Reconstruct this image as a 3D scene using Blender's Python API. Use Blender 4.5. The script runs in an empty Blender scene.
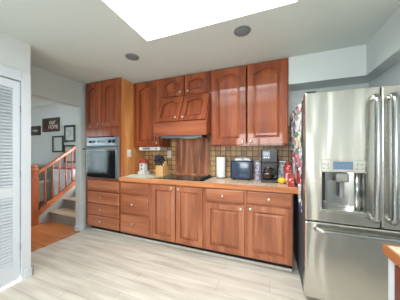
import bpy, bmesh, math, random
from mathutils import Vector, Matrix
random.seed(7)
S = bpy.context.scene
COL = S.collection

# ------------------------------------------------------------------ camera, world, exposure
cam_d = bpy.data.cameras.new('camera'); cam = bpy.data.objects.new('camera', cam_d); COL.objects.link(cam)
cam_d.sensor_width = 36; cam_d.lens = 182 / 400 * 36; cam_d.shift_y = 0.005; cam_d.clip_start = 0.02
cam.location = (0, 0, 1.31); cam.rotation_euler = (math.radians(90), 0, math.radians(21))
S.camera = cam
S.view_settings.view_transform = 'Standard'; S.view_settings.look = 'None'
S.view_settings.gamma = 1; S.view_settings.use_curve_mapping = False
S.view_settings.exposure = 0.02
W = bpy.data.worlds.new('world'); S.world = W; W.use_nodes = True
bg = W.node_tree.nodes['Background']; bg.inputs[0].default_value = (0.98, 1.0, 0.99, 1); bg.inputs[1].default_value = 17.0

def area(name, loc, rot, sx, sy, power, col=(1, 1, 1), portal=False):
    l = bpy.data.lights.new(name, 'AREA'); l.shape = 'RECTANGLE'; l.size = sx; l.size_y = sy
    l.energy = power; l.color = col
    if portal: l.cycles.is_portal = True
    o = bpy.data.objects.new(name, l); COL.objects.link(o); o.location = loc; o.rotation_euler = rot
    return o
R = math.radians
area('skylight_portal', (-0.49, 1.0, 2.79), (0, 0, 0), 1.36, 1.1, 1, portal=True)
area('added_window_portal', (-0.4, -2.70, 1.5), (R(90), 0, 0), 1.8, 1.2, 1, portal=True)
area('hall_portal', (-6.15, -.74, 1.32), (R(90), 0, 0), 1.7, 1.55, 1, portal=True)
CEIL = 2.45

# ------------------------------------------------------------------ materials
def lin(c):
    return tuple(((v / 255) / 12.92 if v / 255 <= 0.04045 else ((v / 255 + 0.055) / 1.055) ** 2.4) for v in c) + (1,)
def newmat(name):
    m = bpy.data.materials.new(name); m.use_nodes = True
    nt = m.node_tree; return m, nt, nt.nodes['Principled BSDF']
def N(nt, t, **kw):
    n = nt.nodes.new(t)
    for k, v in kw.items(): setattr(n, k, v)
    return n
def flat(name, rgb, rough=0.5, metal=0.0, spec=0.5, var=0.04, scale=6.0, bump=0.0, bscale=60, coat=0):
    m, nt, p = newmat(name)
    tc = N(nt, 'ShaderNodeTexCoord'); no = N(nt, 'ShaderNodeTexNoise'); no.inputs['Scale'].default_value = scale
    nt.links.new(tc.outputs['Object'], no.inputs['Vector'])
    mx = N(nt, 'ShaderNodeMixRGB'); c = lin(rgb)
    mx.inputs[1].default_value = tuple(max(0, v * (1 - var)) for v in c[:3]) + (1,)
    mx.inputs[2].default_value = tuple(min(1, v * (1 + var)) for v in c[:3]) + (1,)
    nt.links.new(no.outputs['Fac'], mx.inputs[0]); nt.links.new(mx.outputs[0], p.inputs['Base Color'])
    p.inputs['Roughness'].default_value = rough; p.inputs['Metallic'].default_value = metal
    p.inputs['Specular IOR Level'].default_value = spec; p.inputs['Coat Weight'].default_value = coat
    if bump:
        n2 = N(nt, 'ShaderNodeTexNoise'); n2.inputs['Scale'].default_value = bscale
        nt.links.new(tc.outputs['Object'], n2.inputs['Vector'])
        b = N(nt, 'ShaderNodeBump'); b.inputs['Strength'].default_value = bump; b.inputs['Distance'].default_value = 0.002
        nt.links.new(n2.outputs['Fac'], b.inputs['Height']); nt.links.new(b.outputs[0], p.inputs['Normal'])
    return m
def ramp(nt, stops):
    r = N(nt, 'ShaderNodeValToRGB'); e = r.color_ramp.elements
    while len(e) < len(stops): e.new(0.5)
    for i, (pos, c) in enumerate(stops): e[i].position = pos; e[i].color = lin(c)
    return r
def wood(name, dark, mid, light, axis='z', rough=0.35, spec=0.5, coat=0.15, k=1.0):
    m, nt, p = newmat(name)
    tc = N(nt, 'ShaderNodeTexCoord'); oi = N(nt, 'ShaderNodeObjectInfo')
    add = N(nt, 'ShaderNodeVectorMath', operation='ADD'); mul = N(nt, 'ShaderNodeVectorMath', operation='SCALE')
    cmb = N(nt, 'ShaderNodeCombineXYZ')
    for i in range(3): nt.links.new(oi.outputs['Random'], cmb.inputs[i])
    nt.links.new(cmb.outputs[0], mul.inputs[0]); mul.inputs['Scale'].default_value = 17
    nt.links.new(tc.outputs['Object'], add.inputs[0]); nt.links.new(mul.outputs[0], add.inputs[1])
    mp = N(nt, 'ShaderNodeMapping'); s = [9 * k, 9 * k, 9 * k]; s['xyz'.index(axis)] = 0.9 * k; mp.inputs['Scale'].default_value = s
    nt.links.new(add.outputs[0], mp.inputs[0])
    n1 = N(nt, 'ShaderNodeTexNoise'); n1.inputs['Scale'].default_value = 1.0; n1.inputs['Detail'].default_value = 5
    n1.inputs['Distortion'].default_value = 0.8
    nt.links.new(mp.outputs[0], n1.inputs['Vector'])
    mp2 = N(nt, 'ShaderNodeMapping'); s2 = [70 * k] * 3; s2['xyz'.index(axis)] = 3 * k; mp2.inputs['Scale'].default_value = s2
    nt.links.new(add.outputs[0], mp2.inputs[0])
    n2 = N(nt, 'ShaderNodeTexNoise'); n2.inputs['Scale'].default_value = 1.0; nt.links.new(mp2.outputs[0], n2.inputs['Vector'])
    mm = N(nt, 'ShaderNodeMath', operation='MULTIPLY_ADD'); mm.inputs[1].default_value = 0.25
    sc = N(nt, 'ShaderNodeMath', operation='MULTIPLY'); sc.inputs[1].default_value = 0.75
    nt.links.new(n1.outputs['Fac'], sc.inputs[0]); nt.links.new(n2.outputs['Fac'], mm.inputs[0]); nt.links.new(sc.outputs[0], mm.inputs[2])
    r = ramp(nt, [(0.34, dark), (0.5, mid), (0.66, light)])
    nt.links.new(mm.outputs[0], r.inputs[0]); nt.links.new(r.outputs[0], p.inputs['Base Color'])
    p.inputs['Roughness'].default_value = rough; p.inputs['Specular IOR Level'].default_value = spec
    p.inputs['Coat Weight'].default_value = coat; p.inputs['Coat Roughness'].default_value = 0.04
    return m

M = {}
M['wall'] = flat('wall_paint', (212, 220, 220), 0.6, var=0.01, bump=0.05)
M['ceiling'] = flat('ceiling_paint', (213, 223, 219), 0.7, var=0.01, bump=0.08)
M['trim'] = flat('white_trim', (212, 219, 226), 0.35, var=0.01)
M['hall_wall'] = flat('hall_paint', (205, 208, 208), 0.7, var=0.02)
M['oak_red'] = wood('cherry_stain', (104, 46, 24), (140, 68, 37), (164, 88, 50), 'z', coat=.55, spec=.3, rough=.45)
M['oak_red_h'] = wood('cherry_stain_cross', (116, 54, 30), (150, 78, 45), (170, 96, 60), 'x', coat=.55, spec=.3, rough=.45)
M['oak_base'] = wood('cherry_stain_pale', (134, 74, 46), (164, 98, 66), (186, 120, 84), 'z')  # paler, browner tone for base cabinets and drawer fronts
M['oak_base_h'] = wood('cherry_stain_pale_cross', (134, 74, 46), (164, 98, 66), (186, 120, 84), 'x')
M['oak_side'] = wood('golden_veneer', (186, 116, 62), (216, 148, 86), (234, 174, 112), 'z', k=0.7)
M['plank'] = wood('knotty_boards', (104, 54, 32), (164, 98, 66), (210, 150, 112), 'z', k=1.3)
M['edge'] = wood('counter_edge_oak', (170, 98, 52), (200, 126, 76), (220, 150, 100), 'x', coat=0.3)
M['island_edge'] = wood('island_edge_oak', (136, 78, 42), (162, 98, 56), (184, 120, 74), 'y', coat=0.3)
M['rail'] = wood('orange_rail_oak', (124, 56, 26), (160, 80, 42), (184, 104, 60), 'y', coat=0.4)
M['railv'] = wood('orange_post_oak', (124, 56, 26), (160, 80, 42), (184, 104, 60), 'z', coat=0.4)
M['tread'] = wood('grey_tread', (140, 118, 98), (174, 150, 128), (198, 176, 152), 'x', coat=0)
M['riser'] = flat('grey_riser', (150, 148, 144), 0.7)
M['steel'] = None
M['chrome'] = flat('polished_handle', (176, 178, 178), 0.2, 1.0, var=0.02)
M['darkside'] = flat('fridge_side_grey', (72, 80, 88), 0.5, 0.0, var=0.08)
M['black'] = flat('black_plastic', (22, 24, 28), 0.35)
M['gloss_black'] = flat('black_glass', (10, 12, 16), 0.04, coat=0.0)
M['navy'] = flat('navy_enamel', (44, 64, 88), 0.22, coat=0.4)
M['knob'] = flat('satin_knob', (226, 206, 190), 0.25, 0.6)
M['white'] = flat('white_plastic', (232, 233, 232), 0.4)
M['paper'] = flat('paper_towel', (240, 240, 238), 0.9, bump=0.4)
M['grey'] = flat('grey_plastic', (130, 132, 134), 0.4)
M['satin'] = flat('satin_steel', (136, 142, 148), 0.3, 1.0)
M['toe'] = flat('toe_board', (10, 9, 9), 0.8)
M['shoe'] = flat('shoe_strip', (226, 222, 214), 0.5)
M['red'] = flat('red_glaze', (168, 50, 48), 0.3)
M['bluepanel'] = flat('blue_grey_panel', (96, 112, 130), .35)
M['roof'] = flat('faded_red_roof', (168, 72, 62), .5)
M['yellow'] = flat('yellow_peel', (238, 196, 44), 0.4)
M['glow_blue'] = flat('blue_screen', (100, 124, 150), 0.2)
M['lightwood'] = wood('beech_block', (206, 158, 92), (228, 184, 120), (240, 204, 146), 'z', k=0.8)
M['blade_handle'] = flat('blue_black_handle', (40, 48, 84), 0.3)
M['lens'] = flat('smoked_lens', (128, 138, 142), 0.6)
M['lampring'] = flat('grey_ring', (122, 130, 134), 0.4)
M['towel'] = flat('pale_towel', (206, 214, 200), 0.9, var=0.12, scale=20, bump=0.4)

def steel_mat():
    m, nt, p = newmat('brushed_steel')
    tc = N(nt, 'ShaderNodeTexCoord'); mp = N(nt, 'ShaderNodeMapping'); mp.inputs['Scale'].default_value = (7, 1, 1.2)
    nt.links.new(tc.outputs['Object'], mp.inputs[0])
    n = N(nt, 'ShaderNodeTexNoise'); n.inputs['Scale'].default_value = 1.0; n.inputs['Detail'].default_value = 1
    nt.links.new(mp.outputs[0], n.inputs['Vector'])
    b = N(nt, 'ShaderNodeBump'); b.inputs['Strength'].default_value = 1.0; b.inputs['Distance'].default_value = 0.026
    nt.links.new(n.outputs['Fac'], b.inputs['Height']); nt.links.new(b.outputs[0], p.inputs['Normal'])
    p.inputs['Base Color'].default_value = lin((208, 206, 198)); p.inputs['Metallic'].default_value = 1; p.inputs['Roughness'].default_value = 0.26
    return m
M['steel'] = steel_mat()
M['recess'] = flat('dispenser_steel', (178, 180, 178), .25, 1.0)

def brick_mat(name, plane, c1, c2, mortar, bw, rh, off=0.5, ms=0.004, rough=0.5, nscale=30, grain=None, coat=0, nmix=0.5, ncol=None):
    m, nt, p = newmat(name)
    tc = N(nt, 'ShaderNodeTexCoord'); sp = N(nt, 'ShaderNodeSeparateXYZ'); cb = N(nt, 'ShaderNodeCombineXYZ')
    nt.links.new(tc.outputs['Object'], sp.inputs[0])
    nt.links.new(sp.outputs['XYZ'.index(plane[0])], cb.inputs[0]); nt.links.new(sp.outputs['XYZ'.index(plane[1])], cb.inputs[1])
    br = N(nt, 'ShaderNodeTexBrick'); br.offset = off; br.inputs['Scale'].default_value = 1
    br.inputs['Brick Width'].default_value = bw; br.inputs['Row Height'].default_value = rh; br.inputs['Mortar Size'].default_value = ms
    br.inputs['Mortar Smooth'].default_value = 0.1
    br.inputs['Color1'].default_value = lin(c1); br.inputs['Color2'].default_value = lin(c2); br.inputs['Mortar'].default_value = lin(mortar)
    nt.links.new(cb.outputs[0], br.inputs['Vector'])
    no = N(nt, 'ShaderNodeTexNoise'); no.inputs['Scale'].default_value = 1; no.inputs['Detail'].default_value = 4
    mp = N(nt, 'ShaderNodeMapping'); mp.inputs['Scale'].default_value = grain or (nscale, nscale, nscale)
    nt.links.new(cb.outputs[0], mp.inputs[0]); nt.links.new(mp.outputs[0], no.inputs['Vector'])
    rr = ramp(nt, [(0.3, ncol or (150, 150, 150)), (0.65, (255, 255, 255))]); nt.links.new(no.outputs['Fac'], rr.inputs[0])
    mx = N(nt, 'ShaderNodeMixRGB', blend_type='MULTIPLY'); mx.inputs[0].default_value = nmix
    nt.links.new(br.outputs['Color'], mx.inputs[1]); nt.links.new(rr.outputs[0], mx.inputs[2]); nt.links.new(mx.outputs[0], p.inputs['Base Color'])
    p.inputs['Roughness'].default_value = rough; p.inputs['Coat Weight'].default_value = coat; p.inputs['Coat Roughness'].default_value = 0.15
    return m
M['floor'] = brick_mat('pale_planks', 'XY', (232, 226, 215), (224, 217, 205), (184, 177, 167), 1.3, 0.165, 0.37, 0.0018, 0.4, grain=(1.6, 16, 1), nmix=0.5, coat=0.05, ncol=(178, 170, 160))
M['hall_floor'] = brick_mat('orange_strip_floor', 'XY', (206, 124, 62), (186, 104, 46), (130, 66, 28), 0.9, 0.08, 0.4, 0.0012, 0.3, grain=(2, 26, 1), nmix=0.4, coat=0.2)
M['tile'] = brick_mat('tumbled_tile', 'XZ', (226, 190, 136), (178, 132, 84), (96, 74, 54), 0.078, 0.078, 0.0, 0.0055, 0.45, nscale=40, nmix=0.6)
M['granite'] = brick_mat('cream_counter_tile', 'XY', (240, 222, 198), (226, 204, 178), (186, 160, 136), .11, .11, 0.0, .004, .3, nscale=26, nmix=.55, ncol=(190, 160, 134), coat=.1)
def glass_mat():
    m, nt, p = newmat('window_glass')
    nt.nodes.remove(p); out = nt.nodes['Material Output']
    tr = N(nt, 'ShaderNodeBsdfTransparent'); gl = N(nt, 'ShaderNodeBsdfGlossy'); gl.inputs['Roughness'].default_value = 0.02
    mx = N(nt, 'ShaderNodeMixShader'); mx.inputs[0].default_value = 0.06
    nt.links.new(tr.outputs[0], mx.inputs[1]); nt.links.new(gl.outputs[0], mx.inputs[2]); nt.links.new(mx.outputs[0], out.inputs[0])
    return m
M['glass'] = glass_mat()
def blotch(name, cols, scale=30, rough=0.4):
    m, nt, p = newmat(name)
    tc = N(nt, 'ShaderNodeTexCoord'); v = N(nt, 'ShaderNodeTexVoronoi'); v.inputs['Scale'].default_value = scale
    nt.links.new(tc.outputs['Object'], v.inputs['Vector']); sp = N(nt, 'ShaderNodeSeparateColor'); nt.links.new(v.outputs['Color'], sp.inputs[0])
    r = ramp(nt, [(i / len(cols), c) for i, c in enumerate(cols)]); r.color_ramp.interpolation = 'CONSTANT'
    nt.links.new(sp.outputs[0], r.inputs[0]); nt.links.new(r.outputs[0], p.inputs['Base Color']); p.inputs['Roughness'].default_value = rough
    return m

# ------------------------------------------------------------------ mesh helpers
class MB:
    def __init__(s): s.v = []; s.f = []; s.mi = []; s.sm = []; s.cur = 0
    def _add(s, vs, fs, smooth=False):
        b = len(s.v); s.v += [tuple(v) for v in vs]
        for f in fs: s.f.append(tuple(b + i for i in f)); s.mi.append(s.cur); s.sm.append(smooth)
        return s
    def mat(s, i): s.cur = i; return s
    def box(s, x0, x1, y0, y1, z0, z1):
        vs = [(x, y, z) for x in (x0, x1) for y in (y0, y1) for z in (z0, z1)]
        return s._add(vs, [(0, 1, 3, 2), (4, 6, 7, 5), (0, 4, 5, 1), (2, 3, 7, 6), (0, 2, 6, 4), (1, 5, 7, 3)])
    def prism(s, pts, axis, a, b):
        n = len(pts)
        def P(p, t):
            return {'x': (t, p[0], p[1]), 'y': (p[0], t, p[1]), 'z': (p[0], p[1], t)}[axis]
        vs = [P(p, a) for p in pts] + [P(p, b) for p in pts]
        return s._add(vs, [tuple(range(n)), tuple(range(2 * n - 1, n - 1, -1))] + [(i, i + n, (i + 1) % n + n, (i + 1) % n) for i in range(n)])
    def tube(s, pts, r, n=12, cap=True):
        pts = [Vector(p) for p in pts]; rs = r if isinstance(r, (list, tuple)) else [r] * len(pts)
        vs = []; up = None
        for i, p in enumerate(pts):
            t = (pts[min(i + 1, len(pts) - 1)] - pts[max(i - 1, 0)]).normalized()
            if up is None: up = Vector((0, 0, 1)) if abs(t.z) < 0.9 else Vector((1, 0, 0))
            a = t.cross(up).normalized(); b = a.cross(t).normalized(); up = b
            for k in range(n):
                an = 2 * math.pi * k / n; vs.append(p + (a * math.cos(an) + b * math.sin(an)) * rs[i])
        fs = [(i * n + k, i * n + (k + 1) % n, (i + 1) * n + (k + 1) % n, (i + 1) * n + k) for i in range(len(pts) - 1) for k in range(n)]
        s._add(vs, fs, True)
        if cap:
            b = len(s.v) - len(vs); m = len(pts) - 1
            s.f += [tuple(b + k for k in range(n))[::-1], tuple(b + m * n + k for k in range(n))]; s.mi += [s.cur] * 2; s.sm += [False] * 2
        return s
    def lathe(s, prof, c=(0, 0, 0), axis='z', n=20, sq=1.0):
        vs = []
        for r, h in prof:
            for k in range(n):
                a = 2 * math.pi * k / n; u, v = r * math.cos(a), r * math.sin(a) * sq
                q = {'z': (u, v, h), 'y': (u, h, v), 'x': (h, u, v)}[axis]
                vs.append((q[0] + c[0], q[1] + c[1], q[2] + c[2]))
        m = len(prof)
        fs = [(i * n + k, i * n + (k + 1) % n, (i + 1) * n + (k + 1) % n, (i + 1) * n + k) for i in range(m - 1) for k in range(n)]
        s._add(vs, fs, True)
        b = len(s.v) - len(vs)
        s.f += [tuple(b + k for k in range(n))[::-1], tuple(b + (m - 1) * n + k for k in range(n))]; s.mi += [s.cur] * 2; s.sm += [False] * 2
        return s
    def loops(s, loops, fill_last=True, fill_first=False, smooth=False):
        n = len(loops[0]); vs = [p for L in loops for p in L]
        fs = [(i * n + k, i * n + (k + 1) % n, (i + 1) * n + (k + 1) % n, (i + 1) * n + k) for i in range(len(loops) - 1) for k in range(n)]
        if fill_last: fs.append(tuple((len(loops) - 1) * n + k for k in range(n)))
        if fill_first: fs.append(tuple(range(n))[::-1])
        return s._add(vs, fs, smooth)
    def build(s, name, mat, parent=None, loc=None, rot=None, bevel=0, off=None):
        me = bpy.data.meshes.new(name)
        o = bpy.data.objects.new(name, me)
        d = Vector((0, 0, 0))
        if off is not None: d = Vector(off)
        me.from_pydata([tuple(Vector(v) - d) for v in s.v], [], s.f)
        mats = mat if isinstance(mat, (list, tuple)) else [mat]
        for mm in mats: me.materials.append(M[mm] if isinstance(mm, str) else mm)
        for i, p in enumerate(me.polygons): p.material_index = s.mi[i]; p.use_smooth = s.sm[i]
        bm = bmesh.new(); bm.from_mesh(me); bmesh.ops.recalc_face_normals(bm, faces=bm.faces); bm.to_mesh(me); bm.free()
        COL.objects.link(o)
        if parent: o.parent = parent
        if loc is not None: o.location = loc
        if rot is not None: o.rotation_euler = rot
        if bevel:
            b = o.modifiers.new('bevel', 'BEVEL'); b.width = bevel; b.segments = 2; b.limit_method = 'ANGLE'; b.angle_limit = R(50)
        return o
def root(name, label, cat, loc, group=None, rz=0):
    o = bpy.data.objects.new(name, None); COL.objects.link(o); o.location = loc; o.rotation_euler = (0, 0, rz)
    o.empty_display_size = 0.1
    return tag(o, label, cat, group)
def tag(o, label=None, cat=None, group=None, kind=None):
    if label: o['label'] = label
    if cat: o['category'] = cat
    if group: o['group'] = group
    if kind: o['kind'] = kind
    return o
def st(o): o['kind'] = 'structure'; return o
def box(x0, x1, y0, y1, z0, z1): return MB().box(x0, x1, y0, y1, z0, z1)

# ------------------------------------------------------------------ room shell
XL, XC, XR, YB, YR = -2.92, -2.38, 1.34, 2.72, -2.6
fl = MB().box(XC, XR, YR, 1.163, -0.1, 0); fl.box(XL, XR, 1.163, YB, -0.1, 0); st(fl.build('floor', 'floor'))
c = MB(); sx0, sx1, sy0, sy1 = -1.176, 0.194, 0.45, 1.553
c.box(XC - .6, sx0, YR - .1, YB + .1, CEIL, CEIL + .12); c.box(sx1, XR + .1, YR - .1, YB + .1, CEIL, CEIL + .12)
c.box(sx0, sx1, YR - .1, sy0, CEIL, CEIL + .12); c.box(sx0, sx1, sy1, YB + .1, CEIL, CEIL + .12)
st(c.build('ceiling', 'ceiling'))
w = MB()  # shaft walls of the skylight
for a in ((sx0 - .04, sx0, sy0, sy1), (sx1, sx1 + .04, sy0, sy1), (sx0 - .04, sx1 + .04, sy0 - .04, sy0), (sx0 - .04, sx1 + .04, sy1, sy1 + .04)):
    w.box(*a, CEIL + .12, 2.8)
sky = st(w.build('window_1', 'trim'))
box(sx0 + .0005, sx1 - .0005, sy0 + .0005, sy1 - .0005, 2.745, 2.75).build('pane', 'glass', sky)
fr = MB(); g_ = .0015
fr.box(sx0 + g_, sx0 + .03, sy0 + g_, sy1 - g_, 2.72, 2.744); fr.box(sx1 - .03, sx1 - g_, sy0 + g_, sy1 - g_, 2.72, 2.744); fr.box(sx0 + .03, sx1 - .03, sy0 + g_, sy0 + .03, 2.72, 2.744); fr.box(sx0 + .03, sx1 - .03, sy1 - .03, sy1 - g_, 2.72, 2.744)
fr.build('window_frame', 'trim', sky)

st(MB().box(XL - .12, XR + .1, YB, YB + .12, 0, CEIL).build('wall_back', 'wall'))
st(MB().box(XR, XR + .12, YR, YB, 0, CEIL).build('wall_right', 'wall'))
# left wall with the wide opening to the hall
w = MB(); w.box(XL - .12, XL, 2.10, YB, 0, CEIL); w.box(XL - .12, XL, 1.163, 2.10, 2.06, CEIL); st(w.build('wall_left', 'wall'))
# closet block that stands forward of the left wall
CY = 1.163
w = MB(); w.box(XC - .12, XC, 1.085, CY, 0, CEIL); w.box(XC - .12, XC, -0.4, 1.085, 2.035, CEIL); w.box(XC - .12, XC, YR, -0.4, 0, CEIL)
w.box(XL - .12, XC - .12, CY - .12, CY, 0, CEIL)
st(w.build('wall_closet', 'wall'))
st(MB().box(XC, XC + .014, 1.08, CY - .002, 0.0, 2.13).box(XC, XC + .014, -.4, 1.08, 2.035, 2.13).build('trim_1', 'trim', bevel=.003))
# rear wall behind the viewer; its unseen window is added to light the room
w = MB(); w.box(XC - .12, -1.3, YR - .12, YR, 0, CEIL); w.box(.5, XR + .12, YR - .12, YR, 0, CEIL); w.box(-1.3, .5, YR - .12, YR, 2.1, CEIL); w.box(-1.3, .5, YR - .12, YR, 0, .9)
st(w.build('wall_rear', 'wall'))
w = MB()
for x in (-1.3, -.43, .44): w.box(x, x + .06, YR - .08, YR - .02, .9, 2.1)
w.box(-1.3, .5, YR - .08, YR - .02, .9, .96); w.box(-1.3, .5, YR - .08, YR - .02, 2.04, 2.1)
w2 = st(w.build('window_2_added', 'trim')); box(-1.25, .45, YR - .055, YR - .05, .95, 2.05).build('pane', 'glass', w2)
# soffit above the fridge, L-shaped, and the upper wall behind it
SZ = 2.124
pts = [(0.212, 2.43), (0.955, 2.43), (0.955, 0.9), (XR, 0.9), (XR, YB), (0.212, YB)]
st(MB().prism([(0.212, 2.432), (0.955, 2.432), (0.955, 0.9), (1.09, .9), (1.09, YB - .001), (0.212, YB - .001)], 'z', SZ, CEIL).build('wall_soffit', 'wall'))
st(MB().box(1.09, XR, .9, YB - .001, 1.87, CEIL).build('wall_bulkhead', 'wall'))
# baseboards and thresholds
st(MB().box(XL, XL + .014, 2.10, 2.16, 0, .085).box(XL - .12, XL + .014, 2.086, 2.10, 0, .085).build('baseboard_left', 'trim', bevel=.003))
st(MB().box(XC, XC + .026, 1.10, CY + .014, 0, .085).box(XC - .12, XC + .026, CY, CY + .014, 0, .085).build('baseboard_closet', 'trim', bevel=.003))
st(MB().box(XL - .04, XL + .015, CY, 2.086, 0, .012).build('trim_2', 'edge', bevel=.003))

# louvred closet door
d1 = MB()
DX0, DX1 = XC - .040, XC - .006
ys = (0.70, 1.078)
def louvre_leaf(y0, y1):
    m = MB(); sw = .055
    m.box(DX0, DX1, y0, y0 + sw, .012, 2.025); m.box(DX0, DX1, y1 - sw, y1, .012, 2.025)
    for z0, z1 in ((.012, .17), (.86, .96), (1.945, 2.025)): m.box(DX0, DX1, y0 + sw, y1 - sw, z0, z1)
    s = MB()
    for a, b in ((.17, .86), (.96, 1.945)):
        n = round((b - a) / .032)
        for i in range(n):
            z = a + (i + .5) * (b - a) / n
            s.prism([(DX0 + .002, z + .014), (DX0 + .005, z + .018), (DX1 + .001, z - .007), (DX1 - .002, z - .013)], 'y', y0 + sw, y1 - sw)
    return m, s
k = 1
for y0, y1 in ((.70, 1.078), (.32, .697)):
    m, s = louvre_leaf(y0, y1)
    d = st(m.build('door_%d' % k, 'trim', bevel=.002)); s.build('louvers', 'trim', d)
    for z in (.35, 1.09, 1.75):
        if k == 1: MB().tube([(XC + .003, 1.080, z - .035), (XC + .003, 1.080, z + .035)], .006).build('hinge', 'grey', d)
    k += 1
MBc = MB().box(XC - .12, XC - .10, -.4, 1.085, 0, 2.035); st(MBc.build('wall_closet_inner', 'trim'))

# ------------------------------------------------------------------ hall beyond the opening
HX0, HYB, HC = -7.4, 3.25, 2.64
f = MB().box(HX0, XL, CY, HYB, -.1, 0); f.box(HX0, XL - .12, -.6, CY, -.1, 0); st(f.build('floor_hall', 'hall_floor'))
st(MB().box(HX0, XL - .12, HYB, HYB + .1, 0, HC).build('wall_hall_back', 'hall_wall'))
st(MB().box(HX0, XL - .12, -.7, HYB, HC, HC + .1).build('ceiling_hall', 'ceiling'))
w = MB(); w.box(HX0, -7.0, -.7, -.6, 0, HC); w.box(-5.3, XL - .12, -.7, -.6, 0, HC); w.box(-7.0, -5.3, -.7, -.6, 2.1, HC); w.box(-7.0, -5.3, -.7, -.6, 0, .55)
st(w.build('wall_hall_front', 'hall_wall')); st(MB().box(HX0 - .1, HX0, -.7, HYB + .1, 0, HC).build('wall_hall_left', 'hall_wall'))
w = MB()
for x in (-7.0, -6.18, -5.36): w.box(x, x + .06, -.69, -.62, .55, 2.1)
w.box(-7.0, -5.3, -.69, -.62, .55, .61); w.box(-7.0, -5.3, -.69, -.62, 2.03, 2.1)
m_, nt_, p_ = newmat('dimming_sheer_cloth'); nt_.nodes.remove(p_); t_ = N(nt_, 'ShaderNodeBsdfTranslucent'); t_.inputs[0].default_value = (.56, .62, .64, 1)
nt_.links.new(t_.outputs[0], nt_.nodes['Material Output'].inputs[0]); M['sheer'] = m_
cu_ = [(-7.05 + i * .025, -.56 + .018 * math.sin(i * 1.1)) for i in range(75)]
MB().prism(cu_ + [(x, y + .002) for x, y in cu_[::-1]], 'z', .50, 2.2).build('dimming_sheer', 'sheer')['kind'] = 'structure'  # unseen sheet added to dim the hall window and its oven reflection
w3 = st(w.build('window_3', 'trim')); box(-6.95, -5.34, -.66, -.655, .6, 2.05).build('pane', 'glass', w3)
st(MB().box(XL - .12, XL - .0, -.7, CY - .12, 0, CEIL).build('wall_closet_side', 'hall_wall'))

SX0, SX1, SY = -3.90, XL - .125, 2.20
sc_ = root('staircase', 'indoor stairs with grey-brown treads climbing away past the white kitchen wall', 'staircase', ((SX0 + SX1) / 2, SY, 0))
for i in range(4):
    y = SY + i * .26; z = (i + 1) * .18
    y1 = min(y + .26, HYB)
    box(SX0, SX1, y, y1, z - .18 if i else 0, z - .03).build('riser', 'riser', sc_, off=sc_.location)
    box(SX0, SX1, y - .025, min(y1 + .005, HYB), z - .03, z).build('tread', 'tread', sc_, off=sc_.location, bevel=.008)
RXX = SX0 - .04
rl = root('stair_railing', 'orange wooden stair railing with square newel and slim balusters', 'railing', (RXX, 1.97, 0))
L = rl.location
n = MB(); n.box(RXX - .055, RXX + .055, 1.915, 2.025, 0, .86); n.box(RXX - .045, RXX + .045, 1.925, 2.015, .86, .98)
n.lathe([(.068, .98), (.072, 1.0), (.05, 1.02), (.06, 1.05), (.035, 1.075), (.005, 1.085)], (RXX, 1.97, 0), n=16)
n.build('newel_post', 'railv', rl, off=L, bevel=.006)
slope = .70
def railz(y): return .93 + (y - 2.02) * slope
MB().prism([(2.02, railz(2.02) - .035), (2.02, railz(2.02) + .03), (HYB, railz(HYB) + .03), (HYB, railz(HYB) - .035)], 'x', RXX - .034, RXX + .034).build('handrail', 'rail', rl, off=L, bevel=.012)
def strz(y): return .23 + (y - 2.02) * slope
MB().prism([(2.02, strz(2.02) - .09), (2.02, strz(2.02)), (HYB, strz(HYB)), (HYB, strz(HYB) - .09)], 'x', RXX - .02, RXX + .036).build('stringer', 'rail', rl, off=L, bevel=.004)
MB().prism([(2.03, 0), (2.03, strz(2.03) - .092), (HYB, strz(HYB) - .092), (HYB, 0)], 'x', RXX - .01, RXX + .03).build('skirt_board', 'riser', rl, off=L)
y = 2.15
while y < HYB - .03:
    a, b = strz(y), railz(y) - .03
    MB().lathe([(.018, a - .02), (.018, a + .12), (.012, a + .14), (.02, a + .19), (.013, a + .26), (.011, b - .14), (.017, b - .08), (.017, b)], (RXX, y, 0), n=10).build('baluster', 'railv', rl, off=L)
    y += .125

def text_mesh(body, size, depth=.001):
    cu = bpy.data.curves.new('lettering', 'FONT'); cu.body = body; cu.size = size; cu.extrude = depth; cu.align_x = 'CENTER'; cu.align_y = 'CENTER'
    t = bpy.data.objects.new('lettering', cu); COL.objects.link(t)
    bpy.context.view_layer.update()
    me = bpy.data.meshes.new_from_object(t.evaluated_get(bpy.context.evaluated_depsgraph_get()))
    bpy.data.objects.remove(t); return me
def text_part(body, size, mat, parent, loc):
    me = text_mesh(body, size); o = bpy.data.objects.new('lettering', me); me.materials.clear(); me.materials.append(M[mat])
    COL.objects.link(o); o.parent = parent; o.location = loc; o.rotation_euler = (R(90), 0, 0); return o
HW = HYB
M['signblack'] = wood('sign_board', (30, 16, 14), (44, 24, 18), (66, 34, 24), 'x', coat=0)
M['signred'] = flat('sign_edge', (120, 60, 44), .5)
M['cream'] = flat('cream_paint', (236, 224, 208), .6)
M['navyframe'] = flat('dark_frame', (34, 42, 50), .4)
M['mat_board'] = flat('pale_print', (198, 204, 202), .6, var=.05, scale=14)
M['sketch'] = flat('pinkish_sketch', (186, 150, 140), .6)
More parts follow.
